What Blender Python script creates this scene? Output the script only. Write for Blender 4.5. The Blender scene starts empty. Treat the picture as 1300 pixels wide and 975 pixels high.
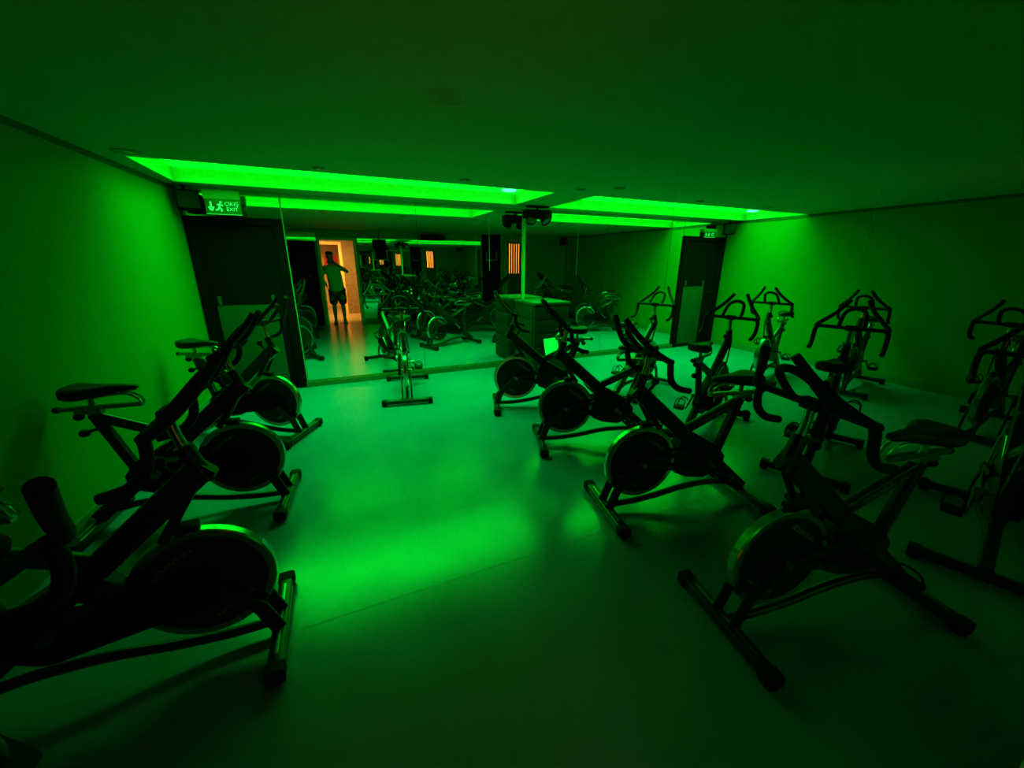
import bpy, bmesh, math, random
from mathutils import Vector, Matrix
random.seed(7)
S = bpy.context.scene
COL = S.collection
PI = math.pi

# ------------------------------------------------------------------ materials
def mat(name, color, rough=0.5, metal=0.0, emit=None, strength=0.0, spec=0.5, alpha=None):
    m = bpy.data.materials.new(name); m.use_nodes = True
    b = m.node_tree.nodes['Principled BSDF']
    b.inputs['Base Color'].default_value = (*color, 1)
    b.inputs['Roughness'].default_value = rough
    b.inputs['Metallic'].default_value = metal
    b.inputs['Specular IOR Level'].default_value = spec
    if emit:
        b.inputs['Emission Color'].default_value = (*emit, 1)
        b.inputs['Emission Strength'].default_value = strength
    return m

def noisy(m, c1, c2, scale, detail=4, bump=0.0, bscale=None, r1=None, r2=None):
    nt = m.node_tree; b = nt.nodes['Principled BSDF']
    tc = nt.nodes.new('ShaderNodeTexCoord')
    n = nt.nodes.new('ShaderNodeTexNoise'); n.inputs['Scale'].default_value = scale; n.inputs['Detail'].default_value = detail
    r = nt.nodes.new('ShaderNodeMix'); r.data_type = 'RGBA'
    r.inputs[6].default_value = (*c1, 1); r.inputs[7].default_value = (*c2, 1)
    nt.links.new(tc.outputs['Object'], n.inputs['Vector'])
    nt.links.new(n.outputs['Fac'], r.inputs[0]); nt.links.new(r.outputs[2], b.inputs['Base Color'])
    if r1 is not None:
        mr = nt.nodes.new('ShaderNodeMapRange')
        mr.inputs['From Min'].default_value = 0.3; mr.inputs['From Max'].default_value = 0.7
        mr.inputs['To Min'].default_value = r1; mr.inputs['To Max'].default_value = r2
        nt.links.new(n.outputs['Fac'], mr.inputs['Value']); nt.links.new(mr.outputs['Result'], b.inputs['Roughness'])
    if bump:
        n2 = nt.nodes.new('ShaderNodeTexNoise'); n2.inputs['Scale'].default_value = bscale or scale * 8; n2.inputs['Detail'].default_value = 3
        bp = nt.nodes.new('ShaderNodeBump'); bp.inputs['Strength'].default_value = bump; bp.inputs['Distance'].default_value = 0.01
        nt.links.new(tc.outputs['Object'], n2.inputs['Vector']); nt.links.new(n2.outputs['Fac'], bp.inputs['Height'])
        nt.links.new(bp.outputs['Normal'], b.inputs['Normal'])
    return m

M = {}
M['floor'] = noisy(mat('vinyl_floor', (.3, .5, .7), .38, spec=.85), (.11, .18, .62), (.13, .205, .70), 2.2, 4, .03, 60, .17, .26)
M['seam'] = mat('floor_weld_line', (.16, .2, .5), .5)
M['gap'] = mat('painted_shade_strip', (.06, .07, .02), .8)  # dark colour that paints in the shade along the wall tops
M['wall'] = noisy(mat('painted_wall', (.6, .6, .2), .8, spec=.2), (.19, .19, .008), (.21, .21, .010), 1.5, 3, .06, 120)
M['ceil'] = noisy(mat('painted_ceiling', (.5, .5, .4), .85, spec=.2), (.28, .30, .12), (.31, .33, .13), 1.2, 3)
M['recess'] = mat('recess_paint', (.40, .44, .12), .7)
M['panel'] = mat('green_light_panel', (.6, .6, .6), .6, emit=(0.0, 1.0, .004), strength=3.6)
M['led'] = mat('led_lamp', (.8, .8, .8), .4, emit=(.10, 1.0, .50), strength=1.7)
M['base'] = mat('skirting', (.14, .16, .08), .35)
M['curb'] = mat('mirror_ledge', (.07, .10, .055), .22)
M['mirror'] = mat('mirror_glass', (.88, .93, .88), .01, 1.0)
M['mirror_edge'] = mat('mirror_edge', (.25, .45, .3), .3)
M['black'] = noisy(mat('black_paint', (.006, .006, .006), .34, spec=.4), (.005, .005, .005), (.008, .008, .008), 6, 2, 0)
M['matblack'] = mat('matt_black', (.0025, .0025, .0025), .9, spec=.06)
M['rubber'] = mat('black_rubber', (.005, .005, .005), .75, spec=.2)
M['vinyl'] = mat('saddle_vinyl', (.006, .006, .006), .5, spec=.3)
M['chrome'] = mat('chrome', (.5, .52, .5), .2, 1.0)
M['steel'] = mat('brushed_steel', (.28, .29, .28), .32, 1.0)
M['disc'] = mat('flywheel_disc', (.007, .007, .007), .5, spec=.3)
M['letter'] = mat('grey_lettering', (.28, .30, .30), .6)
M['kick'] = noisy(mat('door_kick_panel', (.06, .065, .05), .4, spec=.3), (.035, .04, .03), (.05, .055, .04), 3, 3)
M['paper'] = mat('white_paper', (.92, .92, .85), .7)
M['white'] = mat('white_paint', (.42, .44, .3), .5)
M['box'] = noisy(mat('dark_slats', (.02, .02, .02), .6, spec=.3), (.008, .009, .008), (.014, .015, .012), 5, 3)
M['boxtop'] = mat('cabinet_top', (.065, .07, .05), .45)
M['cord'] = mat('pale_cord', (.5, .5, .45), .6)
M['acrylic'] = mat('sign_plate', (.02, .16, .06), .2)
M['sign_hous'] = mat('sign_housing', (.5, .52, .4), .5)
M['signlit'] = mat('sign_symbols_lit', (.3, .8, .5), .5, emit=(.04, .95, .22), strength=.55)
M['signedge'] = mat('sign_edge', (.5, .7, .55), .3, emit=(.06, .5, .16), strength=.22)
M['lens'] = mat('lamp_lens', (.02, .03, .04), .08)
M['downl'] = mat('downlight_trim', (.10, .10, .08), .5)
# hall
M['hall_floor'] = noisy(mat('hall_tiles', (.6, .45, .25), .3), (.48, .35, .17), (.56, .41, .21), 3, 3)
M['hall_wall'] = noisy(mat('hall_stone', (.35, .22, .1), .6), (.06, .042, .02), (.30, .17, .06), 13, 6, .3, 25)
M['hall_plaster'] = mat('hall_plaster', (.75, .45, .18), .7)
M['hall_trim'] = mat('hall_door_frame', (.85, .45, .14), .45)
M['hall_lamp'] = mat('hall_lamp', (1, .9, .7), .5, emit=(1.0, .62, .25), strength=9)
M['red'] = mat('red_poster', (.75, .03, .05), .6)
M['wood'] = noisy(mat('dark_wood_slats', (.1, .04, .015), .5), (.07, .025, .01), (.14, .06, .02), 9, 4)
# person
M['skin'] = noisy(mat('skin', (.30, .17, .11), .55), (.28, .16, .10), (.34, .20, .13), 9, 3)
M['hair'] = mat('dark_hair', (.012, .009, .007), .6)
M['shirt'] = noisy(mat('pale_tee', (.45, .5, .42), .85), (.34, .40, .33), (.42, .47, .39), 7, 3, .1, 60)
M['shoes'] = mat('shoes', (.05, .12, .08), .6)
M['phone'] = mat('phone_body', (.02, .02, .022), .2)
M['band'] = mat('white_band', (.85, .85, .8), .5)
def shorts_mat():
    m = mat('patterned_shorts', (.01, .01, .012), .85); nt = m.node_tree; b = nt.nodes['Principled BSDF']
    tc = nt.nodes.new('ShaderNodeTexCoord'); mp = nt.nodes.new('ShaderNodeMapping')
    mp.inputs['Rotation'].default_value = (0, PI/4, 0); mp.inputs['Scale'].default_value = (5.2, .01, 5.2)
    v = nt.nodes.new('ShaderNodeTexVoronoi'); v.distance = 'CHEBYCHEV'; v.inputs['Scale'].default_value = 1.0; v.inputs['Randomness'].default_value = 0.0
    r = nt.nodes.new('ShaderNodeValToRGB'); e = r.color_ramp.elements
    e[0].position = .0; e[0].color = (.05, .09, .09, 1); e[1].position = .12; e[1].color = (.008, .008, .01, 1)
    a = e.new(.2); a.color = (.30, .38, .36, 1); a2 = e.new(.27); a2.color = (.008, .008, .01, 1); r.color_ramp.interpolation = 'CONSTANT'
    nt.links.new(tc.outputs['Object'], mp.inputs[0]); nt.links.new(mp.outputs[0], v.inputs['Vector'])
    nt.links.new(v.outputs['Distance'], r.inputs[0]); nt.links.new(r.outputs[0], b.inputs['Base Color'])
    return m
M['shorts'] = shorts_mat()

# ------------------------------------------------------------------ mesh helpers
class MB:
    def __init__(s): s.bm = bmesh.new()
    def box(s, x0, x1, y0, y1, z0, z1, bev=0.0, mtx=None):
        r = bmesh.ops.create_cube(s.bm, size=1.0); vs = r['verts']
        for v in vs:
            v.co = Vector((x0 + (v.co.x + .5) * (x1 - x0), y0 + (v.co.y + .5) * (y1 - y0), z0 + (v.co.z + .5) * (z1 - z0)))
        if bev > 0:
            es = list({e for v in vs for e in v.link_edges})
            rr = bmesh.ops.bevel(s.bm, geom=es, offset=bev, segments=2, affect='EDGES', profile=.6)
            vs = list({v for f in rr['faces'] for v in f.verts} | {v for v in vs if v.is_valid})
        if mtx is not None:
            bmesh.ops.transform(s.bm, matrix=mtx, verts=[v for v in vs if v.is_valid])
        return s
    def bar(s, a, b, w, h, bev=.006, w2=None, h2=None):
        """rectangular-section bar a->b; w across (horizontal), h in the plane"""
        a, b = Vector(a), Vector(b); d = (b - a).normalized()
        up = Vector((0, 0, 1)) if abs(d.z) < .95 else Vector((1, 0, 0))
        side = d.cross(up).normalized(); u = side.cross(d).normalized()
        w2 = w if w2 is None else w2; h2 = h if h2 is None else h2
        ring = []
        for p, ww, hh in ((a, w, h), (b, w2, h2)):
            vv = []
            for i in range(16):
                t = 2 * PI * (i + .5) / 16; c, q = math.cos(t), math.sin(t)
                e = .35
                cx = math.copysign(abs(c) ** e, c); qx = math.copysign(abs(q) ** e, q)
                vv.append(s.bm.verts.new(p + side * cx * ww / 2 + u * qx * hh / 2))
            ring.append(vv)
        for i in range(16):
            j = (i + 1) % 16
            s.bm.faces.new((ring[0][i], ring[0][j], ring[1][j], ring[1][i]))
        s.bm.faces.new(ring[0][::-1]); s.bm.faces.new(ring[1])
        return s
    def tube(s, pts, r, n=10, caps=True, r_end=None, smooth=0):
        P = [Vector(p) for p in pts]
        if smooth: P = crom(P, smooth)
        N = len(P); rings = []; prev = None
        for i, p in enumerate(P):
            d = (P[min(i + 1, N - 1)] - P[max(i - 1, 0)]).normalized()
            if prev is None:
                up = Vector((0, 0, 1)) if abs(d.z) < .9 else Vector((1, 0, 0))
                x = d.cross(up).normalized()
            else:
                x = (prev - d * prev.dot(d)).normalized()
            prev = x; y = d.cross(x).normalized()
            rr = r if r_end is None else r + (r_end - r) * i / (N - 1)
            rings.append([s.bm.verts.new(p + (x * math.cos(2 * PI * k / n) + y * math.sin(2 * PI * k / n)) * rr) for k in range(n)])
        for i in range(N - 1):
            for k in range(n):
                l = (k + 1) % n
                s.bm.faces.new((rings[i][k], rings[i][l], rings[i + 1][l], rings[i + 1][k]))
        if caps:
            for ring, sg in ((rings[0], -1), (rings[-1], 1)):
                s.bm.faces.new(ring[::-1] if sg < 0 else ring)
        return s
    def lathe(s, prof, c, axis='z', n=40):
        """prof [(r, h)]"""
        c = Vector(c); rings = []
        def P(r, h, t):
            a, b = r * math.cos(t), r * math.sin(t)
            return c + (Vector((a, b, h)) if axis == 'z' else Vector((a, h, b)) if axis == 'y' else Vector((h, a, b)))
        for r, h in prof:
            if r < 1e-6: rings.append([s.bm.verts.new(P(0, h, 0))])
            else: rings.append([s.bm.verts.new(P(r, h, 2 * PI * k / n)) for k in range(n)])
        for A, B in zip(rings, rings[1:]):
            for k in range(n):
                l = (k + 1) % n
                if len(A) == 1 and len(B) == 1: continue
                if len(A) == 1: s.bm.faces.new((A[0], B[l], B[k]))
                elif len(B) == 1: s.bm.faces.new((A[k], A[l], B[0]))
                else: s.bm.faces.new((A[k], A[l], B[l], B[k]))
        return s
    def prism(s, poly, y0, y1):
        """poly in (x, z), extruded along y"""
        A = [s.bm.verts.new((p[0], y0, p[1])) for p in poly]; B = [s.bm.verts.new((p[0], y1, p[1])) for p in poly]
        s.bm.faces.new(A[::-1]); s.bm.faces.new(B)
        for i in range(len(A)):
            j = (i + 1) % len(A); s.bm.faces.new((A[i], A[j], B[j], B[i]))
        return s
    def ball(s, c, rx, ry=None, rz=None, n=16):
        ry = rx if ry is None else ry; rz = rx if rz is None else rz
        r = bmesh.ops.create_uvsphere(s.bm, u_segments=n, v_segments=max(6, n // 2), radius=1)
        for v in r['verts']: v.co = Vector((c[0] + v.co.x * rx, c[1] + v.co.y * ry, c[2] + v.co.z * rz))
        return s
    def quad(s, *p):
        s.bm.faces.new([s.bm.verts.new(q) for q in p]); return s
    def build(s, name, m, parent=None, smooth=True, loc=None):
        bmesh.ops.recalc_face_normals(s.bm, faces=s.bm.faces)
        me = bpy.data.meshes.new(name)
        if smooth:
            for f in s.bm.faces: f.smooth = True
            for e in s.bm.edges:
                if len(e.link_faces) == 2 and e.calc_face_angle(0) > .6: e.smooth = False
        s.bm.to_mesh(me); s.bm.free()
        me.materials.append(M[m] if isinstance(m, str) else m)
        o = bpy.data.objects.new(name, me); COL.objects.link(o)
        if parent: o.parent = parent
        if loc: o.location = loc
        return o

def crom(P, k):
    out = []
    for i in range(len(P) - 1):
        p0, p1, p2, p3 = P[max(i - 1, 0)], P[i], P[i + 1], P[min(i + 2, len(P) - 1)]
        for j in range(k):
            t = j / k
            out.append(.5 * ((2 * p1) + (p2 - p0) * t + (2 * p0 - 5 * p1 + 4 * p2 - p3) * t * t + (3 * p1 - p0 - 3 * p2 + p3) * t ** 3))
    out.append(P[-1]); return out

def tag(o, label, cat, group=None):
    o['label'] = label; o['category'] = cat
    if group: o['group'] = group
    return o
def empty(name, loc=(0, 0, 0), rz=0.0):
    o = bpy.data.objects.new(name, None); COL.objects.link(o); o.location = loc; o.rotation_euler = (0, 0, rz)
    o.empty_display_size = .1
    return o
def struct(o): o['kind'] = 'structure'; return o

def text_mesh(name, body, size, m, mtx, parent=None, depth=.001, sx=1.0):
    cu = bpy.data.curves.new(name, 'FONT'); cu.body = body; cu.size = size; cu.extrude = depth; cu.align_x = 'CENTER'; cu.align_y = 'CENTER'
    cu.resolution_u = 3
    t = bpy.data.objects.new(name + '_tmp', cu); COL.objects.link(t)
    bpy.context.view_layer.update()
    me = bpy.data.meshes.new_from_object(t.evaluated_get(bpy.context.evaluated_depsgraph_get()))
    COL.objects.unlink(t); bpy.data.objects.remove(t); bpy.data.curves.remove(cu)
    me.name = name; me.transform(mtx @ Matrix.Diagonal((sx, 1, 1, 1)))
    me.materials.clear(); me.materials.append(M[m])
    if parent is None:
        o = bpy.data.objects.new(name, me); COL.objects.link(o); return o
    o = bpy.data.objects.new(name, me); COL.objects.link(o); o.parent = parent
    return o

# ------------------------------------------------------------------ room shell
D = 5.65          # face of the mirror wall
H = 2.34          # ceiling
RY = 0.02         # room face of the wall with the doorway
def xl(y): return -1.38 - .057 * (D - y)
def xr(y): return 7.10 - .03 * (D - y)
R1 = (-1.29, 2.42, 4.20, 5.27)     # recesses x0 x1 y0 y1
R2 = (2.97, 7.06, 4.22, 5.33)
RH = .13

struct(MB().box(-2.2, 7.6, -.18, 6.0, -.10, 0).build('floor', 'floor', smooth=False))
struct(MB().box(-1.6, 6.95, 1.635, 1.6385, 0, .0006).build('trim_10', 'seam', smooth=False))
# ceiling slab with two recesses
def ceiling():
    b = MB(); t0, t1 = H, H + .10
    xs0, xs1 = -2.2, 7.6
    b.box(xs0, xs1, -.18, 4.20, t0, t1)
    b.box(xs0, R1[0], 4.20, 6.0, t0, t1)
    b.box(R1[1], R2[0], 4.20, 6.0, t0, t1)
    b.box(R2[1], xs1, 4.20, 6.0, t0, t1)
    b.box(R1[0], R1[1], R1[3], 6.0, t0, t1)
    b.box(R2[0], R2[1], R2[3], 6.0, t0, t1)
    b.box(R2[0], R2[1], 4.20, R2[2], t0, t1)
    return b.build('ceiling', 'ceil', smooth=False)
struct(ceiling())
def recess(R, nm):
    x0, x1, y0, y1 = R; t = .02
    b = MB(); z0, z1 = H + .1, H + RH + .03
    z0 = H + .002
    # lining: four thin sides and a lid
    e = .004
    b.box(x0 - t + e, x0 + e, y0, y1, z0, z1); b.box(x1 - e, x1 + t - e, y0, y1, z0, z1)
    b.box(x0, x1, y0 - t + e, y0 + e, z0, z1); b.box(x0, x1, y1 - e, y1 + t - e, z0, z1)
    b.box(x0 - t, x1 + t, y0 - t, y1 + t, z1, z1 + .02)
    return struct(b.build(nm, 'recess', smooth=False))
recess(R1, 'trim_1'); recess(R2, 'trim_2')
LW, SPREAD = 24.0, 116
def light_panel(R, label):
    x0, x1, y0, y1 = R
    r = empty('ceiling_light', ((x0 + x1) / 2, (y0 + y1) / 2, H + RH))
    tag(r, label, 'ceiling light', 'green ceiling lights')
    cx, cy = (x1 - x0) / 2, (y1 - y0) / 2
    MB().box(-cx + .02, cx - .02, -cy + .02, cy - .02, 0, .02).build('light_panel', 'panel', r, smooth=False)
    led = MB(); led.lathe([(0, -.014), (.05, -.013), (.085, -.006), (.09, .004)], (cx - .22, .25, -.012), n=28)
    led.build('led_lamp', 'led', r)
    la = bpy.data.lights.new('green_light', 'AREA'); la.shape = 'RECTANGLE'; la.size = x1 - x0 - .1; la.size_y = y1 - y0 - .1
    la.color = (0.0, 1.0, .045); la.energy = LW * (x1 - x0) * (y1 - y0); la.spread = math.radians(SPREAD)
    lo = bpy.data.objects.new('green_light', la); COL.objects.link(lo); lo.parent = r; lo.location = (0, 0, -.03)
    return r
light_panel(R1, 'long green light panel in the ceiling recess left of the black stage light')
light_panel(R2, 'green light panel in the ceiling recess that runs to the right wall')

def wall_slab(name, a, b, th, m, z0=0, z1=H + .12):
    """vertical wall from a to b, thickness th to the left of a->b"""
    a, b = Vector(a), Vector(b); d = (b - a).normalized(); n = Vector((-d.y, d.x)) * th
    w = MB(); v = []
    for z in (z0, z1):
        v.append([w.bm.verts.new((*p, z)) for p in (a, b, b + n, a + n)])
    for i in range(4):
        j = (i + 1) % 4; w.bm.faces.new((v[0][i], v[0][j], v[1][j], v[1][i]))
    w.bm.faces.new(v[0][::-1]); w.bm.faces.new(v[1])
    return w.build(name, m, smooth=False)
struct(wall_slab('wall_left', (xl(-.18), -.18), (xl(6.0), 6.0), .15, 'wall'))
struct(wall_slab('wall_right', (xr(6.0), 6.0), (xr(-.18), -.18), .15, 'wall'))
struct(wall_slab('baseboard_left', (xl(RY) + .018, RY), (xl(D) + .018, D), .016, 'base', 0, .12))
struct(wall_slab('baseboard_right', (xr(D) - .018, D), (xr(RY) - .018, RY), .016, 'base', 0, .10))
struct(wall_slab('shade_strip_left', (xl(RY) + .010, RY), (xl(D) + .010, D), .010, 'gap', H - .04, H))  # thin dark strips standing in for the soft shade under the ceiling
struct(wall_slab('shade_strip_right', (xr(D) - .010, D), (xr(RY) - .010, RY), .010, 'gap', H - .04, H))
# back wall (behind mirrors): solid
struct(MB().box(-1.6, 7.3, D + .012, 6.0, 0, H).build('wall_back', 'matblack', smooth=False))
# front wall, in whose doorway the photographer stands
DX0, DX1, DZ = -.13, .66, 2.10     # doorway
WX0, WX1, WZ0, WZ1 = 4.97, 5.42, 0.0, 2.12
b = MB(); y0, y1 = RY - .20, RY
b.box(-2.0, DX0, y0, y1, 0, H); b.box(DX1, WX0, y0, y1, 0, H); b.box(WX1, 7.3, y0, y1, 0, H)
b.box(DX0, DX1, y0, y1, DZ, H); b.box(WX0, WX1, y0, y1, WZ1, H)
struct(b.build('wall_front', 'wall', smooth=False))
# door frames
b = MB(); f = .05
b.box(DX0 - f, DX0, y0 - .01, y1 + .012, 0, DZ + f, .004); b.box(DX1, DX1 + f, y0 - .01, y1 + .012, 0, DZ + f, .004); b.box(DX0, DX1, y0 - .01, y1 + .012, DZ, DZ + f, .004)
struct(b.build('door_3', 'white', smooth=False))

# mirror-wall doors (black, both ends)
def black_door(name, x0, x1, px0, px1, pz):
    w = x1 - x0; fr = MB()
    yf = D - .012
    fr.box(x0, x0 + .09, yf - .03, D + .01, 0, 2.06, .004); fr.box(x1 - .09, x1, yf - .03, D + .01, 0, 2.06, .004)
    fr.box(x0 + .09, x1 - .09, yf - .03, D + .01, 1.98, 2.06, .004)
    o = struct(fr.build(name, 'matblack'))
    lf = struct(MB().box(x0 + .092, x1 - .092, yf - .012, D + .005, .008, 1.978, .003).build('door_leaf', 'matblack', o))
    struct(MB().box(px0, px1, yf - .022, yf - .011, .06, pz, .004).build('kick_panel', 'kick', o))
    st = MB()
    for x in (px0 + .02, px1 - .05):
        st.box(x, x + .035, yf - .03, yf - .011, pz + .005, pz + .11, .004)
    struct(st.build('panel_bracket', 'kick', o))
    hd = MB(); hx = x1 - .17
    hd.tube([(hx, yf - .02, 1.05), (hx, yf - .07, 1.05), (hx - .11, yf - .07, 1.05)], .009, 8)
    struct(hd.build('door_handle', 'black', o))
    return o
black_door('door_1', -1.36, -.44, -1.23, -.62, 1.09)
black_door('door_2', 5.98, 6.99, 6.09, 6.62, 1.16)
# wall over the doors: mirrored strips
seams = [-.42, 1.14, 2.70, 4.27, 5.96]
places = ['beside the left black door', 'with the front-on bike before it', 'behind the dark cabinet', 'beside the right black door']
for i in range(4):
    m_ = MB().box(seams[i] + .002, seams[i + 1] - .002, D, D + .010, .075, H - .012, .0015).build('wall_mirror', 'mirror', smooth=False)
    tag(m_, ['tall mirror panel next to the left black door, reflecting the person',
             'tall mirror panel between the photographer\'s reflection and the white conduit',
             'tall mirror panel just right of the white conduit, behind the dark cabinet',
             'tall mirror panel next to the right black door, reflecting the bright right wall'][i], 'mirror', 'mirror panels on the end wall')
for k, (x0, x1, lb) in enumerate(((-1.37, -.424, 'low mirror strip above the left black door'), (5.964, 7.05, 'low mirror strip above the right black door'))):
    tag(MB().box(x0, x1, D, D + .010, 2.064, H - .012, .0015).build('wall_mirror', 'mirror', smooth=False), lb, 'mirror', 'mirror panels on the end wall')
struct(MB().box(-.44, 5.97, D - .05, D + .012, 0, .07, .004).build('trim_3', 'curb', smooth=False))
struct(MB().box(-1.38, 7.08, D - .006, D + .012, H - .012, H, 0).build('trim_4', 'mirror_edge', smooth=False))

struct(MB().box(-.432, -.421, D - .004, D + .011, .072, H - .013, .001).build('trim_9', 'mirror_edge', smooth=False))
# mirrors on the front wall
fs = [.74, 1.85, 2.96, 4.08]
for i in range(3):
    tag(MB().box(fs[i] + .003, fs[i + 1] - .003, RY, RY + .010, .12, 2.16, .0015).build('wall_mirror', 'mirror', smooth=False),
        ['mirror panel next to the lit doorway, seen in reflection', 'mirror panel between the two hanging loudspeakers, seen in reflection',
         'mirror panel left of the dark pillar panel, seen in reflection'][i], 'mirror', 'mirror panels beside the doorway')
struct(MB().box(4.12, 4.68, RY, RY + .05, 0, H, .004).build('trim_5', 'matblack'))
struct(MB().box(.70, 4.11, RY, RY + .03, 0, .11, .003).build('baseboard_front', 'base'))
struct(MB().box(-.98, -.24, RY, RY + .045, 0, 2.06, .004).build('trim_6', 'matblack'))
tag(MB().box(-1.02, -.20, RY, RY + .010, 2.07, 2.26, .0015).build('wall_mirror', 'mirror', smooth=False), 'narrow mirror strip above the black panel left of the lit doorway, seen in reflection', 'mirror', 'mirror panels beside the doorway')
# slatted glazed opening in the front wall, warm light behind
dr = MB()
dr.box(WX0 - .04, WX0, y0, y1 + .012, 0, WZ1 + .04, .004); dr.box(WX1, WX1 + .04, y0, y1 + .012, 0, WZ1 + .04, .004); dr.box(WX0, WX1, y0, y1 + .012, WZ1, WZ1 + .04, .004)
d4 = struct(dr.build('door_4', 'wood'))
sl = MB()
for k in range(6):
    x = WX0 + .02 + k * .078
    sl.box(x, x + .036, y0 + .04, y0 + .09, 0.0, WZ1 - .002, .003)
sl.box(WX0, WX1, y0 + .03, y0 + .06, 0, 1.25, .003)
struct(sl.build('door_slats', 'wood', d4))

# ------------------------------------------------------------------ hall behind the doorway
hx0, hx1, hy0 = -1.4, .86, -2.3
struct(MB().box(-3.0, 6.2, -4.6, -.181, -.10, -.005).build('floor_hall', 'hall_floor', smooth=False))
struct(MB().box(-3.0, 6.2, -4.6, -.19, 2.38, 2.46).build('ceiling_hall', 'hall_plaster', smooth=False))
struct(MB().box(hx1, hx1 + .12, -4.6, y0 - .011, -.005, 2.38).build('wall_hall_right', 'hall_wall', smooth=False))
struct(MB().box(-3.1, -3.0, -4.6, -.181, -.005, 2.38).build('wall_hall_left', 'hall_plaster', smooth=False))
b = MB(); ox0, ox1, oz = -.62, .34, 2.06
b.box(-3.0, ox0, hy0 - .12, hy0, -.005, 2.38); b.box(ox1, hx1, hy0 - .12, hy0, -.005, 2.38); b.box(ox0, ox1, hy0 - .12, hy0, oz, 2.38)
struct(b.build('wall_hall_back', 'hall_wall', smooth=False))
b = MB(); f = .09
b.box(ox0 - f, ox0, hy0 - .13, hy0 + .02, -.005, oz + f, .004); b.box(ox1, ox1 + f, hy0 - .13, hy0 + .02, -.005, oz + f, .004); b.box(ox0, ox1, hy0 - .13, hy0 + .02, oz, oz + f, .004)
struct(b.build('door_5', 'hall_trim'))
struct(MB().box(hx1 - .022, hx1, -2.2, y0 - .02, -.005, .10, .003).build('baseboard_hall', 'hall_trim'))
b = MB(); b.box(-3.0, hx1, -4.7, -4.6, -.005, 2.38); struct(b.build('wall_hall_far', 'hall_plaster', smooth=False))
struct(MB().box(6.1, 6.2, -4.6, -.181, -.005, 2.38).build('wall_hall_end', 'hall_plaster', smooth=False))
ps = empty('poster', (.12, -4.59, 1.62)); tag(ps, 'red poster on the far wall of the lit hall, seen in reflection', 'poster')
MB().box(-.22, .22, -.01, .008, -.16, .16, .003).build('sheet', 'red', ps)
MB().box(-.24, .24, -.012, .004, -.18, .18, .003).build('poster_frame', 'hall_trim', ps)
def hall_light(x, y, label, sx=.22, sy=.22):
    r = empty('hall_ceiling_light', (x, y, 2.38)); tag(r, label, 'ceiling light', 'warm hall lights')
    MB().box(-sx - .02, sx + .02, -sy - .02, sy + .02, -.03, 0, .004).build('housing', 'white', r)
    MB().box(-sx, sx, -sy, sy, -.04, -.028, .004).build('diffuser', 'hall_lamp', r)
def washer(name_parent, loc, aim, energy, size, spread):  # aimed area light for the added hall lamps
    la = bpy.data.lights.new('warm_light', 'AREA'); la.shape = 'RECTANGLE'; la.size = size; la.size_y = .12; la.color = (1.0, .55, .11); la.energy = energy; la.spread = math.radians(spread)
    lo = bpy.data.objects.new('warm_light', la); COL.objects.link(lo); lo.location = loc
    d = (Vector(aim) - Vector(loc)).normalized(); lo.rotation_euler = d.to_track_quat('-Z', 'Y').to_euler()
    lo.parent = name_parent; lo.matrix_parent_inverse = Matrix.Translation(name_parent.location).inverted()
    return lo
ww = empty('added_warm_light', (.2, -.34, 2.38)); tag(ww, 'added unseen warm lamp on the hall ceiling above the doorway', 'ceiling light')  # unseen lamp, added to brighten the hall without spilling into the room
MB().box(-.45, .45, -.05, .09, -.10, 0, .006).build('housing', 'white', ww)
MB().box(-.42, .42, -.062, -.048, -.09, -.02, .003).build('lens', 'hall_lamp', ww)
washer(ww, (.2, -.42, 2.30), (.1, -2.2, .6), 52, .8, 100)
hall_light(-.3, -3.5, 'warm square ceiling light in the hall beyond the inner door frame')
hall_light(5.3, -1.5, 'warm square ceiling light behind the wooden door slats')
w2 = empty('added_warm_light', (5.2, -.34, 2.38)); tag(w2, 'added unseen warm lamp behind the wooden door slats', 'ceiling light')  # unseen lamp, added to brighten the wall behind the slats
MB().box(-.40, .40, -.05, .09, -.10, 0, .006).build('housing', 'white', w2)
MB().box(-.37, .37, -.062, -.048, -.09, -.02, .003).build('lens', 'hall_lamp', w2)
washer(w2, (5.2, -.42, 2.30), (5.2, -2.3, 1.6), 46, .7, 110)
struct(MB().box(3.9, 6.1, -2.4, -2.3, -.005, 2.38).build('wall_hall_slats', 'hall_plaster', smooth=False))

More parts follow.
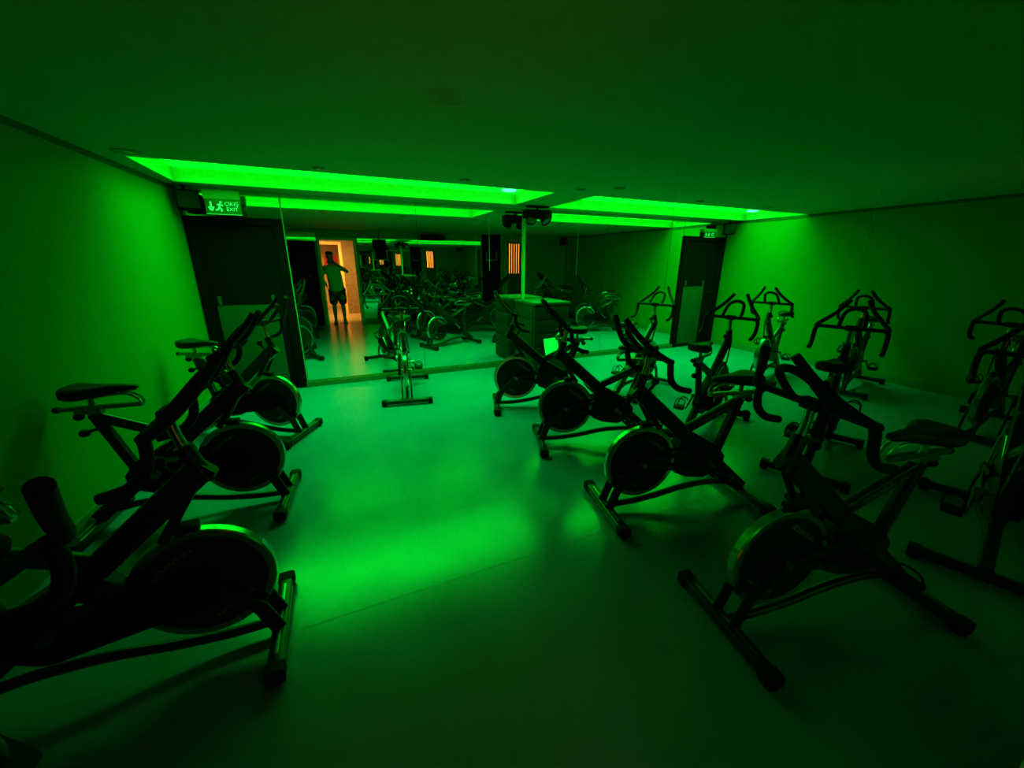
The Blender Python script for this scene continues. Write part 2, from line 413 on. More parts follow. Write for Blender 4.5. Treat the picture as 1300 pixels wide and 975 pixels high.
# ------------------------------------------------------------------ exercise bike (front is +x, origin in the middle of its footprint)
OX = .52
def X(p): return (p[0] + OX, p[1], p[2])
def make_bike():
    r = empty('exercise_bike')
    # frame: one welded piece
    f = MB()
    f.bar(X((-.13, 0, .865)), X((-1.04, 0, .070)), .052, .100, w2=.058, h2=.085)      # main beam
    f.bar(X((-.53, 0, .555)), X((-.905, 0, .735)), .038, .060)                        # upper strut to seat
    f.bar(X((-.765, 0, .30)), X((-.905, 0, .745)), .046, .052)                        # seat tube
    f.tube([X((-.135, 0, .80)), X((-.185, 0, .95))], .030, 14)                        # head tube
    for s in (-1, 1):
        y = .052 * s
        f.bar(X((.0, y, .05)), X((-.055, y, .20)), .016, .060)                        # front legs to axle
        f.bar(X((-.05, y, .19)), X((-.22, y, .362)), .016, .055)
        f.bar(X((-.22, y, .355)), X((-.56, y, .43)), .014, .030)                      # chain stays
        f.bar(X((-.22, y, .355)), X((-.56, y, .275)), .014, .030)
        f.bar(X((-.16, y * .6, .82)), X((-.30, y, .60)), .012, .034)                  # brake bridge
    f.tube([X(p) for p in ((.0, 0, .055), (-.18, 0, .058), (-.38, 0, .085), (-.58, 0, .125), (-.80, 0, .135), (-.95, 0, .11))], .021, 12, smooth=4)
    f.prism([(p[0] + OX, p[1]) for p in ((-.47, .455), (-.53, .56), (-.64, .50), (-.78, .42), (-.84, .34), (-.83, .25), (-.70, .195), (-.56, .215), (-.47, .255))], -.035, .030)
    f.build('frame', 'black', r)
    # chain guard on the right side
    g = MB(); N = 22; poly = []
    for i in range(N + 1):
        t = PI / 2 + PI * i / N; poly.append((-.66 + .115 * math.cos(t), .35 + .115 * math.sin(t)))
    for i in range(13):
        t = -PI / 2 + PI * i / 12; poly.append((-.22 + .06 * math.cos(t), .355 + .06 * math.sin(t)))
    g.prism([(p[0] + OX, p[1]) for p in poly], -.085, -.060)
    g.build('chain_guard', 'matblack', r)
    # flywheel
    w = MB(); w.lathe([(0, -.030), (.035, -.030), (.040, -.016), (.095, -.012), (.10, -.017), (.19, -.017), (.222, -.014), (.222, .014), (.19, .017), (.10, .017), (.095, .012), (.040, .016), (.035, .030), (0, .030)], X((-.22, 0, .355)), 'y', 56)
    fw = w.build('flywheel', 'disc', r)
    MB().lathe([(.216, -.020), (.240, -.022), (.247, -.016), (.247, .016), (.240, .022), (.216, .020), (.216, -.020)], X((-.22, 0, .355)), 'y', 56).build('rim', 'chrome', fw)
    MB().lathe([(0, -.072), (.016, -.072), (.020, -.062), (.020, .062), (.016, .072), (0, .072)], X((-.22, 0, .355)), 'y', 16).build('axle', 'steel', fw)
    for a, s in ((2.2, -1), (-1.0, -1), (2.2, 1), (-1.0, 1)):
        c = (-.22 + OX + .150 * math.cos(a), .018 * s, .355 + .150 * math.sin(a))
        mt = Matrix.Translation(c) @ Matrix.Rotation(PI / 2, 4, 'X') @ (Matrix.Identity(4) if s < 0 else Matrix.Rotation(PI, 4, 'Y'))
        mt = mt @ Matrix.Rotation((a - PI / 2) * (1 if s < 0 else -1), 4, 'Z')
        text_mesh('lettering', 'SCHWINN', .036, 'letter', mt, fw, .0008)
    for s in (-1, 1):
        mid = Vector(X((-.717, .0205 * s, .645))); ang = math.atan2(.18, -.375)
        mt = Matrix.Translation(mid) @ Matrix.Rotation(PI / 2, 4, 'X')
        if s > 0: mt = mt @ Matrix.Rotation(PI, 4, 'Y')
        mt = mt @ Matrix.Rotation(ang - PI if s < 0 else PI - ang, 4, 'Z')
        text_mesh('lettering', 'SCHWINN  AC', .036, 'letter', mt, r, .0008)
    # brake lever / resistance knob
    k = MB(); k.tube([X((-.20, 0, .80)), X((-.265, 0, .885))], .010, 10); k.lathe([(0, .035), (.018, .033), (.024, .018), (.022, .0), (0, 0)], X((-.265, 0, .885)), 'z', 16)
    k.build('resistance_knob', 'rubber', r)
    p = MB(); p.box(-.30 + OX, -.20 + OX, -.026, .026, .606, .630, .004); p.build('brake_pad', 'rubber', r)
    # stabilisers
    for nm, x, z in (('front_stabilizer', 0.0, .045), ('rear_stabilizer', -1.04, .045)):
        st = MB().bar((x + OX, -.255, z), (x + OX, .255, z), .060, .050).build(nm, 'black', r)
        MB().bar((x + OX, -.20, z + .027), (x + OX, .20, z + .027), .014, .004).build('trim_strip', 'steel', st)
        for s in (-1, 1):
            c = MB(); c.bar((x + OX, .235 * s, z - .004), (x + OX, .285 * s, z - .004), .072, .066); c.lathe([(0, 0), (.026, 0), (.028, .012), (0, .016)], (x + OX, .26 * s, 0), 'z', 16)
            c.build('foot_cap', 'rubber', st)
    # cranks and pedals
    for s in (-1, 1):
        a0 = (-.66 + OX, s * .092, .35); e = (-.66 + OX - .165 * .75 * s, s * .105, .35 - .165 * .66 * s)
        ca = MB(); ca.bar(a0, e, .016, .030); ca.lathe([(0, -.012), (.022, -.012), (.022, .012), (0, .012)], a0, 'y', 16)
        ca.tube([(a0[0], 0, a0[2]), a0], .014, 12)
        co = ca.build('crank_arm', 'steel', r)
        pe = MB(); pe.box(e[0] - .048, e[0] + .048, e[1] + (.012 if s > 0 else -.098), e[1] + (.098 if s > 0 else -.012), e[2] - .014, e[2] + .014, .006)
        po = pe.build('pedal', 'rubber', co)
        yc = e[1] + .055 * s
        cg = MB(); cg.tube([(e[0] + .04, yc - .045, e[2]), (e[0] + .10, yc - .04, e[2] + .05), (e[0] + .08, yc, e[2] + .085), (e[0] + .10, yc + .04, e[2] + .05), (e[0] + .04, yc + .045, e[2])], .006, 8, smooth=5)
        cg.tube([(e[0] - .02, yc - .045, e[2] + .01), (e[0] + .01, yc - .035, e[2] + .075), (e[0] + .01, yc + .035, e[2] + .075), (e[0] - .02, yc + .045, e[2] + .01)], .005, 8, smooth=5)
        cg.build('toe_cage', 'rubber', po)
    # seat
    MB().tube([X((-.87, 0, .62)), X((-.925, 0, .785))], .019, 14).build('seat_post', 'chrome', r)
    sl = MB(); sl.bar(X((-.665, 0, .785)), X((-1.055, 0, .785)), .034, .026); sl.bar(X((-.86, 0, .765)), X((-.98, 0, .765)), .044, .030)
    slo = sl.build('seat_slider', 'steel', r)
    for (x, y, z, rr) in ((-.975, 0, .735, .026), (-1.06, 0, .785, .022)):
        MB().ball(X((x, y, z)), rr, rr, rr * .85, 14).build('slider_knob', 'rubber', slo)
    k = MB(); k.tube([X((-.885, 0, .66)), X((-.965, 0, .635))], .009, 8); k.ball(X((-.975, 0, .632)), .027, .027, .023, 14); k.build('height_knob', 'rubber', r)
    # saddle: lofted
    sd = MB(); prof = []
    for (x, hw, zt, zb) in ((-.665, .012, .898, .884), (-.68, .022, .905, .872), (-.73, .027, .911, .868), (-.79, .036, .915, .860), (-.85, .062, .918, .850), (-.91, .092, .922, .842), (-.955, .100, .928, .842), (-.985, .090, .928, .850), (-1.0, .05, .920, .870)):
        ring = []
        for k in range(20):
            t = 2 * PI * k / 20; c, q = math.cos(t), math.sin(t)
            y = hw * math.copysign(abs(c) ** .7, c); z = (zt + zb) / 2 + (zt - zb) / 2 * math.copysign(abs(q) ** .6, q)
            if q > 0: z -= .010 * (1 - abs(c)) * (1 if hw > .05 else .3)
            ring.append(sd.bm.verts.new(X((x, y, z))))
        prof.append(ring)
    for A, B in zip(prof, prof[1:]):
        for k in range(20):
            l = (k + 1) % 20; sd.bm.faces.new((A[k], A[l], B[l], B[k]))
    sd.bm.faces.new(prof[0]); sd.bm.faces.new(prof[-1][::-1])
    so = sd.build('saddle', 'vinyl', r)
    rl = MB()
    for s in (-1, 1):
        rl.tube([X((-.90, .030 * s, .845)), X((-.80, .022 * s, .855)), X((-.72, .020 * s, .855)), X((-.675, .018 * s, .825)), X((-.662, .016 * s, .790))], .0065, 8, smooth=4)
    rl.tube([X((-.90, 0, .785)), X((-.90, 0, .85))], .014, 10)
    rl.build('saddle_rail', 'chrome', so)
    # handlebar
    MB().tube([X((-.165, 0, .89)), X((-.195, 0, 1.0)), X((-.20, 0, 1.075))], .018, 14, smooth=3).build('handlebar_post', 'chrome', r)
    h = MB(); bx, bz = -.20, 1.08; tr = .0155
    h.tube([X((bx, -.235, bz)), X((bx, .235, bz))], tr, 12)
    h.bar(X((bx, -.035, bz)), X((bx, .035, bz)), .045, .045)
    for s in (-1, 1):
        h.tube([X((bx, .235 * s, bz)), X((bx + .03, .232 * s, bz + .012)), X((bx + .09, .180 * s, bz + .06)), X((bx + .15, .115 * s, bz + .13)), X((bx + .205, .060 * s, bz + .215))], .0165, 12, smooth=5)
        h.tube([X((bx, .222 * s, bz)), X((bx + .008, .238 * s, bz - .03)), X((bx - .005, .240 * s, bz - .10)), X((bx - .055, .238 * s, bz - .150)), X((bx - .135, .236 * s, bz - .172))], .0175, 12, smooth=5)
    h.tube([X((bx, .082, bz)), X((bx + .06, .080, bz + .06)), X((bx + .12, .062, bz + .125)), X((bx + .145, 0, bz + .150)), X((bx + .12, -.062, bz + .125)), X((bx + .06, -.080, bz + .06)), X((bx, -.082, bz))], .0155, 12, smooth=6)
    h.build('handlebar', 'rubber', r)
    return r

def kids(o): return [c for c in list(COL.objects) if c.parent is o]
def copy_tree(o, parent=None, table=None):
    c = o.copy(); COL.objects.link(c)
    if parent is not None: c.parent = parent
    for ch in table.get(o.name, []): copy_tree(ch, c, table)
    return c
proto = make_bike()
table = {}
for o in list(COL.objects):
    if o.parent is not None: table.setdefault(o.parent.name, []).append(o)

# (x, y, heading, from, label): x, y either of the front foot ('f') or of the handlebar ('h')
bikes = [
 (-.62, .71, -16, 'h', 'black exercise bike at the bottom left corner, mostly cut off, only a handlebar grip showing'),
 (-.38, 1.68, 0, 'f', 'nearest whole exercise bike on the left, orange glint on its flywheel rim'),
 (-.44, 2.83, -6, 'f', 'middle exercise bike along the left wall, saddle standing out against the green wall'),
 (-.40, 3.93, -28, 'f', 'farthest exercise bike along the left wall, turned, close to the left black door'),
 (.66, 4.41, -100, 'f', 'lone exercise bike before the mirror, front foot bar towards the camera'),
 (1.58, 3.93, 160, 'f', 'farthest exercise bike of the aisle row, flywheel in front of the dark cabinet'),
 (1.59, 2.89, 160, 'f', 'second exercise bike of the aisle row behind the one beside the cabinet'),
 (1.50, 1.80, 168, 'f', 'third exercise bike of the aisle row from the dark cabinet, second nearest the camera'),
 (1.45, .86, 169, 'f', 'nearest exercise bike on the right, dark flywheel with a bright glint on its rim'),
 (3.82, 3.95, 22, 'h', 'exercise bike near the mirror facing right, handlebar mirrored beside the right black door'),
 (3.60, 2.68, 21, 'h', 'exercise bike facing right whose handlebar stands before the right black door'),
 (3.94, 1.82, 21, 'h', 'exercise bike facing right whose wide handlebar overlaps another against the right wall'),
 (3.74, .76, 18, 'h', 'exercise bike at the right edge of the picture, deep in shadow, facing right'),
 (5.43, 3.47, 197, 'h', 'exercise bike by the right wall nearest the right black door, facing left'),
 (5.94, 2.66, 195, 'h', 'exercise bike by the right wall, half hidden behind a nearer wide handlebar'),
 (5.54, 1.36, 184, 'h', 'dim exercise bike by the right wall at the right edge of the picture'),
 (5.93, .52, 188, 'h', 'exercise bike at the doorway end of the right wall, seen only in the mirror'),
]
crank = [0, 30, 200, -40, 60, 120, 10, 75, -20, 150, 250, 45, 100, 200, 310, 20, 90]
for i, (x, y, hd, frm, lb) in enumerate(bikes):
    o = proto if i == 0 else copy_tree(proto, None, table)
    a = math.radians(hd); k = -OX if frm == 'f' else -(OX - .20)
    o.location = (x + math.cos(a) * k, y + math.sin(a) * k, 0); o.rotation_euler = (0, 0, a)
    tag(o, lb, 'exercise bike', 'exercise bikes')

# ------------------------------------------------------------------ things at the mirror wall
# dark slatted cabinet with a paper sign
cb = empty('cabinet', (2.84, 5.22, 0)); tag(cb, 'dark slatted cabinet standing at the mirror with a paper sheet on its front', 'cabinet')
c = MB(); c.box(-.28, .28, -.31, .33, .02, 1.02, .006)
c.build('body', 'box', cb)
MB().box(-.295, .295, -.325, .34, 1.02, 1.055, .008).build('cabinet_top', 'boxtop', cb)
for k in range(5):
    z = .06 + k * .19
    s = MB(); s.box(-.25, .25, -.322, -.309, z, z + .17, .004); s.build('drawer_front', 'box', cb)
    s = MB(); s.box(-.293, -.279, -.27, .29, z, z + .17, .004); s.build('side_slat', 'box', cb)
for sx in (-1, 1):
    for sy in (-1, 1):
        MB().lathe([(0, 0), (.025, 0), (.025, .022), (0, .022)], (.23 * sx, .27 * sy, 0), 'z', 14).build('foot', 'rubber', cb)
pn = empty('paper_notice', (2.80, 4.845, .41)); pn.rotation_euler = (math.radians(-20), 0, 0); tag(pn, 'white paper sheet fixed upright to the front of the dark cabinet', 'notice')
q = MB(); nx = 10
for i in range(nx):
    xa, xb = -.10 + .2 * i / nx, -.10 + .2 * (i + 1) / nx
    ya, yb = -.003 - .05 * ((i / nx) ** 2), -.003 - .05 * (((i + 1) / nx) ** 2)
    q.prism([(xa, -.14), (xb, -.14), (xb, .14), (xa, .14)], min(ya, yb) - .001, max(ya, yb))
q.build('sheet', 'paper', pn, smooth=False)
# white conduit
cd = MB(); cd.box(2.715, 2.75, D - .028, D - .001, .072, H - .02, .004)
tag(cd.build('cable_conduit', 'white'), 'slim white cable conduit running up the mirror behind the dark cabinet', 'conduit')
# stage light on the ceiling
sg = empty('stage_light', (2.76, 5.28, H)); tag(sg, 'black double-headed stage light hanging from the ceiling above the dark cabinet', 'stage light')
MB().box(-.16, .16, -.05, .05, -.02, 0, .004).build('ceiling_plate', 'matblack', sg)
y_ = MB(); y_.tube([(0, 0, -.02), (0, 0, -.06)], .016, 12); y_.box(-.17, .17, -.03, .03, -.085, -.055, .005); y_.build('yoke', 'matblack', sg)
MB().box(-.20, .20, -.08, .08, -.165, -.05, .025).build('light_bar', 'matblack', sg)
for s in (-1, 1):
    hd_ = MB(); hd_.lathe([(0, .075), (.045, .07), (.062, .04), (.070, -.03), (.078, -.075), (.066, -.078), (.064, -.05), (0, -.05)], (0, 0, 0), 'z', 24)
    ho = hd_.build('lamp_head', 'matblack', sg, loc=(.105 * s, -.01, -.145)); ho.rotation_euler = (math.radians(-38), math.radians(-18 * s), 0)
    MB().lathe([(0, -.058), (.045, -.062), (.062, -.066)], (0, 0, 0), 'z', 24).build('lens', 'lens', ho)
# corner loudspeakers
def corner_speaker(x, y, rz, label):
    r = empty('loudspeaker', (x, y, 2.20), rz); tag(r, label, 'loudspeaker', 'corner loudspeakers')
    b_ = MB(); A = [(-.105, .08), (.105, .08), (.07, -.08), (-.07, -.08)]
    lo = [b_.bm.verts.new((p[0], p[1], -.10)) for p in A]; hi = [b_.bm.verts.new((p[0], p[1], .09)) for p in A]
    for i in range(4):
        j = (i + 1) % 4; b_.bm.faces.new((lo[i], lo[j], hi[j], hi[i]))
    b_.bm.faces.new(lo[::-1]); b_.bm.faces.new(hi)
    bmesh.ops.bevel(b_.bm, geom=list(b_.bm.edges), offset=.008, segments=2, affect='EDGES')
    b_.build('cabinet', 'matblack', r)
    MB().box(-.092, .092, .078, .088, -.085, .075, .004).build('grille', 'rubber', r)
    MB().tube([(0, 0, .08), (0, 0, .138)], .014, 10).build('bracket', 'matblack', r)
corner_speaker(-1.265, 5.46, math.radians(205), 'black loudspeaker in the ceiling corner above the left black door')
corner_speaker(6.86, 5.46, math.radians(145), 'black loudspeaker in the ceiling corner above the right black door')
def hanging_speaker(x, label):
    r = empty('loudspeaker', (x, .105, 1.88), PI); tag(r, label, 'loudspeaker', 'hanging loudspeakers by the doorway wall')
    MB().box(-.16, .16, -.055, .055, -.25, .25, .01).build('cabinet', 'matblack', r)
    g = MB()
    g.box(-.165, -.145, -.066, -.053, -.255, .0, .003); g.box(.145, .165, -.066, -.053, -.255, .0, .003); g.box(-.165, .165, -.066, -.053, -.255, -.235, .003)
    g.build('grille_edge', 'steel', r)
    MB().box(-.14, .14, .053, .061, -.23, .23, .003).build('grille', 'rubber', r)
    MB().tube([(0, 0, .24), (0, 0, H - 1.88)], .012, 10).build('hanger', 'black', r)
hanging_speaker(1.28, 'black loudspeaker hanging by the mirrors next to the lit doorway, seen in reflection')
hanging_speaker(4.36, 'black loudspeaker hanging before the dark pillar panel, seen in reflection')
# ceiling projector near the doorway wall
pj = empty('projector', (2.66, .21, H)); tag(pj, 'wide black projector under the ceiling near the doorway wall, seen in reflection', 'projector')
MB().box(-.32, .32, -.11, .11, -.19, -.06, .02).build('body', 'matblack', pj)
MB().lathe([(0, .02), (.04, .02), (.045, 0), (.045, -.02)], (.16, .115, -.12), 'y', 20).build('lens', 'lens', pj)
MB().tube([(0, 0, -.07), (0, 0, 0)], .02, 12).build('mount', 'matblack', pj)
# speakers on the right wall far end (seen in the mirror)
corner_speaker(6.76, .15, math.radians(30), 'black loudspeaker in the ceiling corner at the doorway end of the right wall')

# exit signs
def exit_sign(x, y, zt, w, h, label, big):
    r = empty('exit_sign', (x, y, zt)); tag(r, label, 'exit sign', 'exit signs')
    hz = h * .38
    MB().box(-w / 2, w / 2, -.018, .018, -hz, 0, .004).build('housing', 'sign_hous', r)
    MB().box(-w / 2 + .004, w / 2 - .004, -.004, .004, -h, -hz, .001).build('plate', 'acrylic', r)
    MB().box(-w / 2 + .004, w / 2 - .004, -.006, .006, -h - .006, -h, .001).build('plate_edge', 'signedge', r)
    if y + .03 < D: MB().box(-.05, .05, .016, D - .001 - y if D - y < .12 else .02, -hz * .8, -hz * .2, .003).build('bracket', 'sign_hous', r)
    if zt < H - .01 and D - y > .1: MB().tube([(0, 0, 0), (0, 0, H - zt)], .006, 8).build('hanger', 'sign_hous', r)
    ph = h - hz; cz = -hz - ph / 2; F = Matrix.Rotation(PI / 2, 4, 'X'); yf = -.0055
    # running figure
    g = MB(); u = ph / 10
    ox = -w * .10
    def P(a, b_): return (ox + a * u, yf, cz + b_ * u)
    g.ball(P(1.0, 3.0), u * .75, .002, u * .75, 12)
    for seg in (((.6, 2.0), (-.4, -.6)), ((.5, 1.7), (2.1, .6)), ((.3, 1.6), (-1.4, 1.3)), ((-.4, -.6), (1.1, -1.6)), ((1.1, -1.6), (.7, -3.3)), ((-.4, -.6), (-1.3, -2.2)), ((-1.3, -2.2), (-2.8, -2.3))):
        g.bar(P(*seg[0]), P(*seg[1]), .003, u * 1.05)
    g.build('running_figure', 'signlit', r)
    # down arrow
    a = MB(); ax = -w * .33
    a.prism([(ax - .6 * u, cz + 3.2 * u), (ax + .6 * u, cz + 3.2 * u), (ax + .6 * u, cz - .2 * u), (ax + 2.1 * u, cz - .2 * u), (ax + .9 * u, cz - 2.9 * u), (ax - .9 * u, cz - 2.9 * u), (ax - 2.1 * u, cz - .2 * u), (ax - .6 * u, cz - .2 * u)], yf - .001, yf + .001)
    a.build('arrow', 'signlit', r)
    for t, dz in (('\u00c7IKI\u015e', 1.9), ('EXIT', -1.7)):
        text_mesh('lettering', t, u * 3.6, 'signlit', Matrix.Translation((w * .235, yf - .001, cz + dz * u)) @ F, r, .001)
exit_sign(-.95, 5.46, 2.31, .33, .235, 'lit green exit sign with running figure above the left black door', True)
exit_sign(6.56, 5.60, 2.20, .30, .145, 'lit green exit sign with running figure above the right black door', False)

# ceiling downlights (off)
for (x, y, rr, lb) in ((-1.22, 4.02, .085, 'unlit downlight at the far left corner of the left light recess'), (.02, 4.0, .055, 'unlit downlight beside the left light recess, second from the left wall'),
    (1.28, 3.94, .055, 'unlit downlight beside the left light recess towards its right end'), (2.56, 3.90, .06, 'unlit downlight in the gap between the two light recesses'),
    (2.88, 3.66, .06, 'unlit downlight just in front of the left end of the right light recess'), (4.38, 3.95, .06, 'unlit downlight beside the middle of the right light recess'),
    (5.75, 4.0, .06, 'unlit downlight beside the right end of the right light recess')):
    r = empty('downlight', (x, y, H)); tag(r, lb, 'downlight', 'unlit downlights')
    MB().lathe([(rr * .72, -.002), (rr, -.006), (rr * 1.05, -.001), (rr * .98, .0)], (0, 0, 0), 'z', 28).build('trim_ring', 'downl', r)
    MB().lathe([(0, -.010), (rr * .4, -.009), (rr * .70, -.003)], (0, 0, 0), 'z', 28).build('lamp', 'lens', r)
r = empty('ceiling_vent', (.60, 2.11, H)); tag(r, 'round flush ceiling vent alone in the middle of the ceiling', 'ceiling vent')
for k in range(4):
    q = .105 - k * .024
    MB().lathe([(q - .012, -.0005), (q - .006, -.003), (q, -.0005)], (0, 0, 0), 'z', 40).build('vent_ring', 'ceil', r)
for (x, y, L, lb) in ((5.45, 2.58, .95, 'thin pale cord hanging from the ceiling in front of the right wall'), (2.92, 2.92, 1.0, 'thin cord hanging from the ceiling, seen across the right light recess'), (2.74, 4.19, .9, 'thin pale cord hanging at the left tip of the right light recess')):
    r = empty('hanging_cord', (x, y, H)); tag(r, lb, 'cord', 'hanging cords')
    MB().tube([(0, 0, 0), (.002, 0, -L * .5), (0, 0, -L)], .0018, 6).build('cord', 'cord', r)
    MB().lathe([(0, -.012), (.012, -.012), (.014, 0)], (0, 0, 0), 'z', 12).build('ceiling_hook', 'cord', r)

# ------------------------------------------------------------------ the photographer in the doorway
def skin(name, verts, edges, m, parent=None, sub=2, root=0):
    me = bpy.data.meshes.new(name); me.from_pydata([v[0] for v in verts], edges, [])
    o = bpy.data.objects.new(name, me); COL.objects.link(o)
    md = o.modifiers.new('s', 'SKIN'); md.use_smooth_shade = True
    for i, v in enumerate(verts):
        rr = v[1]; me.skin_vertices[0].data[i].radius = rr if isinstance(rr, tuple) else (rr, rr)
        me.skin_vertices[0].data[i].use_root = (i == root)
    sb = o.modifiers.new('d', 'SUBSURF'); sb.levels = sub; sb.render_levels = sub
    bpy.context.view_layer.update()
    nm = bpy.data.meshes.new_from_object(o.evaluated_get(bpy.context.evaluated_depsgraph_get()))
    o.modifiers.clear(); o.data = nm; nm.materials.clear(); nm.materials.append(M[m])
    for p in nm.polygons: p.use_smooth = True
    if parent: o.parent = parent
    return o
px, py = .12, -.18
def chain(V, E, pts, start=None):
    prev = start
    for p in pts:
        V.append(p); i = len(V) - 1
        if prev is not None: E.append((prev, i))
        prev = i
    return prev
def hand(V, E, wrist_i, base, fdir, side, normal, curl, thumb_dir):
    """palm plus five fingers, appended to the body skeleton"""
    base, fdir, side, normal = Vector(base), Vector(fdir).normalized(), Vector(side).normalized(), Vector(normal).normalized()
    palm = chain(V, E, [(tuple(base + fdir * .045), (.034, .016))], wrist_i)
    for k, (off, L) in enumerate(((.030, .070), (.010, .080), (-.010, .074), (-.030, .058))):
        p0 = base + fdir * .088 + side * off
        p1 = p0 + (fdir * math.cos(curl * .5) + normal * math.sin(curl * .5)) * L * .45
        p2 = p1 + (fdir * math.cos(curl * 1.2) + normal * math.sin(curl * 1.2)) * L * .32
        p3 = p2 + (fdir * math.cos(curl * 1.8) + normal * math.sin(curl * 1.8)) * L * .25
        chain(V, E, [(tuple(p0), .010), (tuple(p1), .009), (tuple(p2), .008), (tuple(p3), .007)], palm)
    t0 = base + fdir * .03 + side * .034; td = Vector(thumb_dir).normalized()
    chain(V, E, [(tuple(t0), .012), (tuple(t0 + td * .032), .010), (tuple(t0 + td * .055 + fdir * .012), .008)], palm)
pr = empty('person', (px, py, 0)); tag(pr, 'person in pale tee and dark patterned shorts in the lit doorway, one elbow raised', 'person')
V, E = [], []
# pelvis root
chain(V, E, [((.02, .0, .93), (.145, .105))])
sp = chain(V, E, [((.015, .0, 1.05), (.130, .078)), ((.0, -.01, 1.22), (.140, .080)), ((-.02, -.015, 1.38), (.150, .080)), ((-.03, -.01, 1.47), (.085, .060))], 0)
nk = chain(V, E, [((-.045, .0, 1.54), (.052, .055)), ((-.055, .015, 1.60), (.056, .062))], sp)
hdv = chain(V, E, [((-.06, .02, 1.66), (.070, .085)), ((-.062, .015, 1.725), (.072, .090)), ((-.062, .01, 1.775), (.045, .06))], nk)
# legs
for s, fx in ((-1, -.09), (1, .13)):
    chain(V, E, [((.02 + .095 * s, .0, .86), (.085, .09)), ((fx * .95, .012, .50), (.056, .058)), ((fx, -.012, .36), (.056, .060)), ((fx, -.02, .12), (.034, .038)), ((fx, -.015, .07), (.036, .045)), ((fx + .012 * s, .10, .035), (.040, .026)), ((fx + .018 * s, .165, .028), (.036, .020))], 0)
# right arm (+x): elbow out and raised, hand at the phone
wr = chain(V, E, [((.135, -.01, 1.44), (.062, .060)), ((.25, .03, 1.37), (.048, .048)), ((.335, .06, 1.315), (.043, .043)), ((.22, .10, 1.42), (.040, .040)), ((.06, .13, 1.535), (.027, .026))], sp)
hand(V, E, wr, (.045, .135, 1.545), (-.75, .12, .55), (.3, .1, .8), (-.2, -.6, .1), .9, (-.3, -.2, .9))
# left arm (-x): hanging
wl = chain(V, E, [((-.195, -.01, 1.43), (.062, .060)), ((-.26, -.03, 1.29), (.048, .048)), ((-.292, -.04, 1.20), (.043, .043)), ((-.275, .03, 1.12), (.038, .038)), ((-.235, .085, 1.045), (.026, .028))], sp)
hand(V, E, wl, (-.230, .09, 1.035), (.30, .15, -.9), (0, 1, .1), (1, 0, 0), .45, (.1, .9, -.6))
body = skin('body', V, E, 'skin', pr)
# face: nose, ears, brows, lips on the head
fc = MB(); c = Vector((-.061, .10, 1.69))
fc.ball((c.x, c.y + .008, c.z - .01), .013, .018, .022, 12); 
for s in (-1, 1): fc.ball((c.x + .078 * s, .015, 1.69), .010, .020, .032, 12)
fc.build('nose_and_ears', 'skin', pr)
fe = MB()
for s in (-1, 1): fe.ball((c.x + .030 * s, c.y - .003, c.z + .022), .013, .008, .007, 12)
fe.ball((c.x, c.y - .001, c.z - .052), .024, .006, .007, 12)
fe.build('eyes_and_mouth', 'hair', pr)
hr = MB(); hr.ball((-.062, -.022, 1.755), .086, .092, .070, 24); hr.ball((-.062, -.045, 1.69), .080, .066, .085, 20)
for k in range(40):
    t = random.uniform(0, 2 * PI); ph = random.uniform(.35, 1.3)
    n_ = Vector((math.cos(t) * math.cos(ph), math.sin(t) * math.cos(ph), math.sin(ph)))
    hr.ball((-.062 + n_.x * .082, -.024 + n_.y * .088, 1.757 + n_.z * .066), .022, .022, .018, 8)
hr.build('hair', 'hair', pr)
# tee
V, E = [], []
chain(V, E, [((.02, .0, .80), (.205, .145)), ((.02, .0, .90), (.205, .14)), ((.015, .0, 1.05), (.195, .150)), ((.0, -.003, 1.22), (.198, .155)), ((-.02, -.005, 1.38), (.198, .150)), ((-.03, -.006, 1.46), (.145, .115)), ((-.04, -.004, 1.52), (.082, .080))])
chain(V, E, [((.14, -.005, 1.44), (.078, .076)), ((.245, .03, 1.375), (.068, .068))], 4)
chain(V, E, [((-.20, -.01, 1.43), (.078, .076)), ((-.262, -.025, 1.27), (.066, .066))], 4)
skin('tee_shirt', V, E, 'shirt', pr)
V, E = [], []
chain(V, E, [((.02, .0, .95), (.185, .135))])
for s, fx in ((-1, -.09), (1, .13)):
    chain(V, E, [((.02 + .095 * s, .0, .84), (.130, .125)), ((fx * .98, .006, .66), (.125, .118)), ((fx, .01, .47), (.118, .112))], 0)
skin('shorts', V, E, 'shorts', pr)
for fx, s in ((-.09, -1), (.13, 1)):
    V, E = [], []
    chain(V, E, [((fx, -.045, .050), (.046, .046)), ((fx, .01, .062), (.048, .058)), ((fx + .010 * s, .09, .046), (.050, .038)), ((fx + .018 * s, .18, .036), (.044, .030))])
    so_ = skin('shoe', V, E, 'shoes', pr)
    MB().bar((fx, -.085, .009), (fx + .018 * s, .215, .009), .092, .018).build('sole', 'rubber', so_)
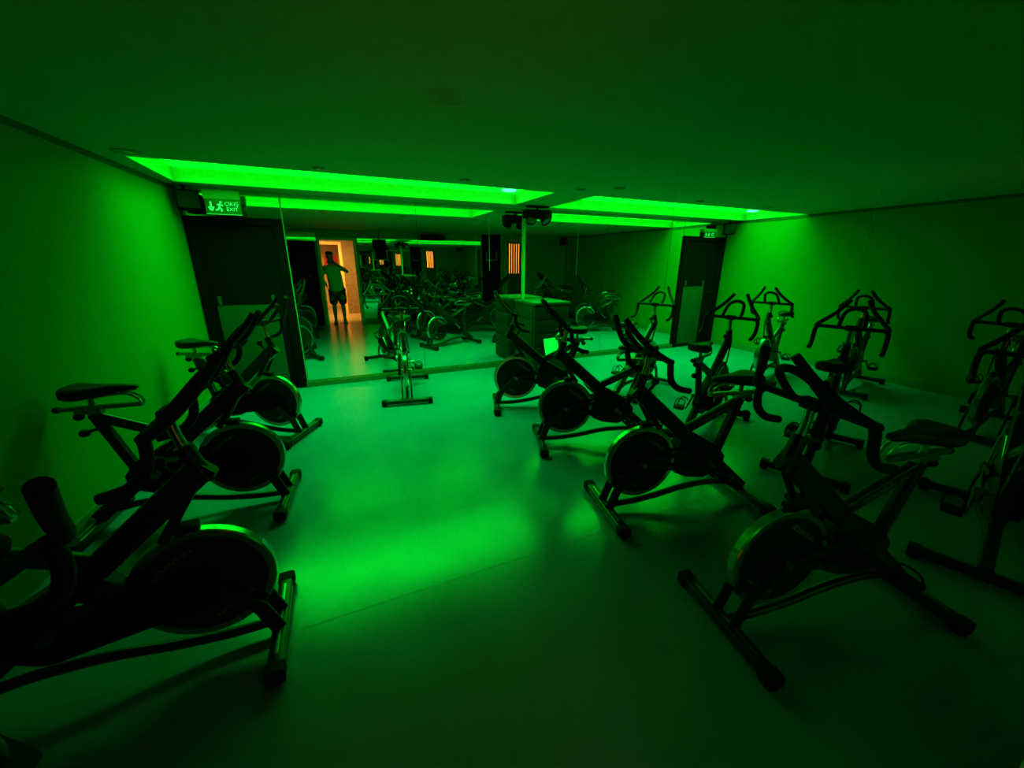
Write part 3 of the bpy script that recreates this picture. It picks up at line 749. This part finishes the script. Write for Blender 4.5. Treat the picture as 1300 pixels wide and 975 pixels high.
wb = MB().lathe([(.030, -.028), (.041, -.024), (.041, .024), (.030, .028)], (0, 0, 0), 'z', 24).build('wristband', 'band', pr, loc=(-.240, .078, 1.055)); wb.rotation_euler = Vector((.04, .055, -.075)).to_track_quat('Z', 'Y').to_euler()
ph = empty('phone', (0, -.012, 1.60)); tag(ph, 'dark phone held up in front of the face of the person in the doorway', 'phone')
pb = MB(); pb.box(-.012, .140, -.005, .003, -.055, .016, .004); pb.build('phone_body', 'phone', ph)
MB().lathe([(0, .0046), (.007, .0046), (.009, .003)], (.018, 0, -.004), 'y', 16).build('lens', 'lens', ph)

# ------------------------------------------------------------------ world, camera
w = bpy.data.worlds.new('World'); S.world = w; w.use_nodes = True
w.node_tree.nodes['Background'].inputs['Color'].default_value = (0, 0, 0, 1)
w.node_tree.nodes['Background'].inputs['Strength'].default_value = 0.0

F = 497.127; CX, CY = 650.0, 487.5
Yv = Vector((415.533 - CX, 331.036 - CY, F)).normalized()          # world +y in image axes (right, down, forward)
Zv = Yv.cross(Vector((1, .005, 0))).normalized()
if Zv.y > 0: Zv = -Zv
Xv = Yv.cross(Zv)
cam = bpy.data.cameras.new('camera'); co = bpy.data.objects.new('camera', cam); COL.objects.link(co)
def toworld(c): c = Vector(c); return Vector((c.dot(Xv), c.dot(Yv), c.dot(Zv)))
r_, d_, f_ = toworld((1, 0, 0)), toworld((0, 1, 0)), toworld((0, 0, 1))
mw = Matrix((( r_.x, -d_.x, -f_.x, 0), (r_.y, -d_.y, -f_.y, 0), (r_.z, -d_.z, -f_.z, 0), (0, 0, 0, 1)))
co.matrix_world = Matrix.Translation((0, 0, 1.6)) @ mw
cam.sensor_fit = 'HORIZONTAL'; cam.sensor_width = 36; cam.lens = F / 1300 * 36; cam.clip_start = .01; cam.clip_end = 60
S.camera = co

vs = S.view_settings
S.display_settings.display_device = 'sRGB'
vs.view_transform = 'Standard'; vs.look = 'None'; vs.exposure = 0; vs.gamma = 1; vs.use_curve_mapping = False
cy = S.cycles
cy.max_bounces = 14; cy.glossy_bounces = 12; cy.diffuse_bounces = 5; cy.transmission_bounces = 6
cy.use_denoising = True; cy.sample_clamp_indirect = 4.0
cy.caustics_reflective = True
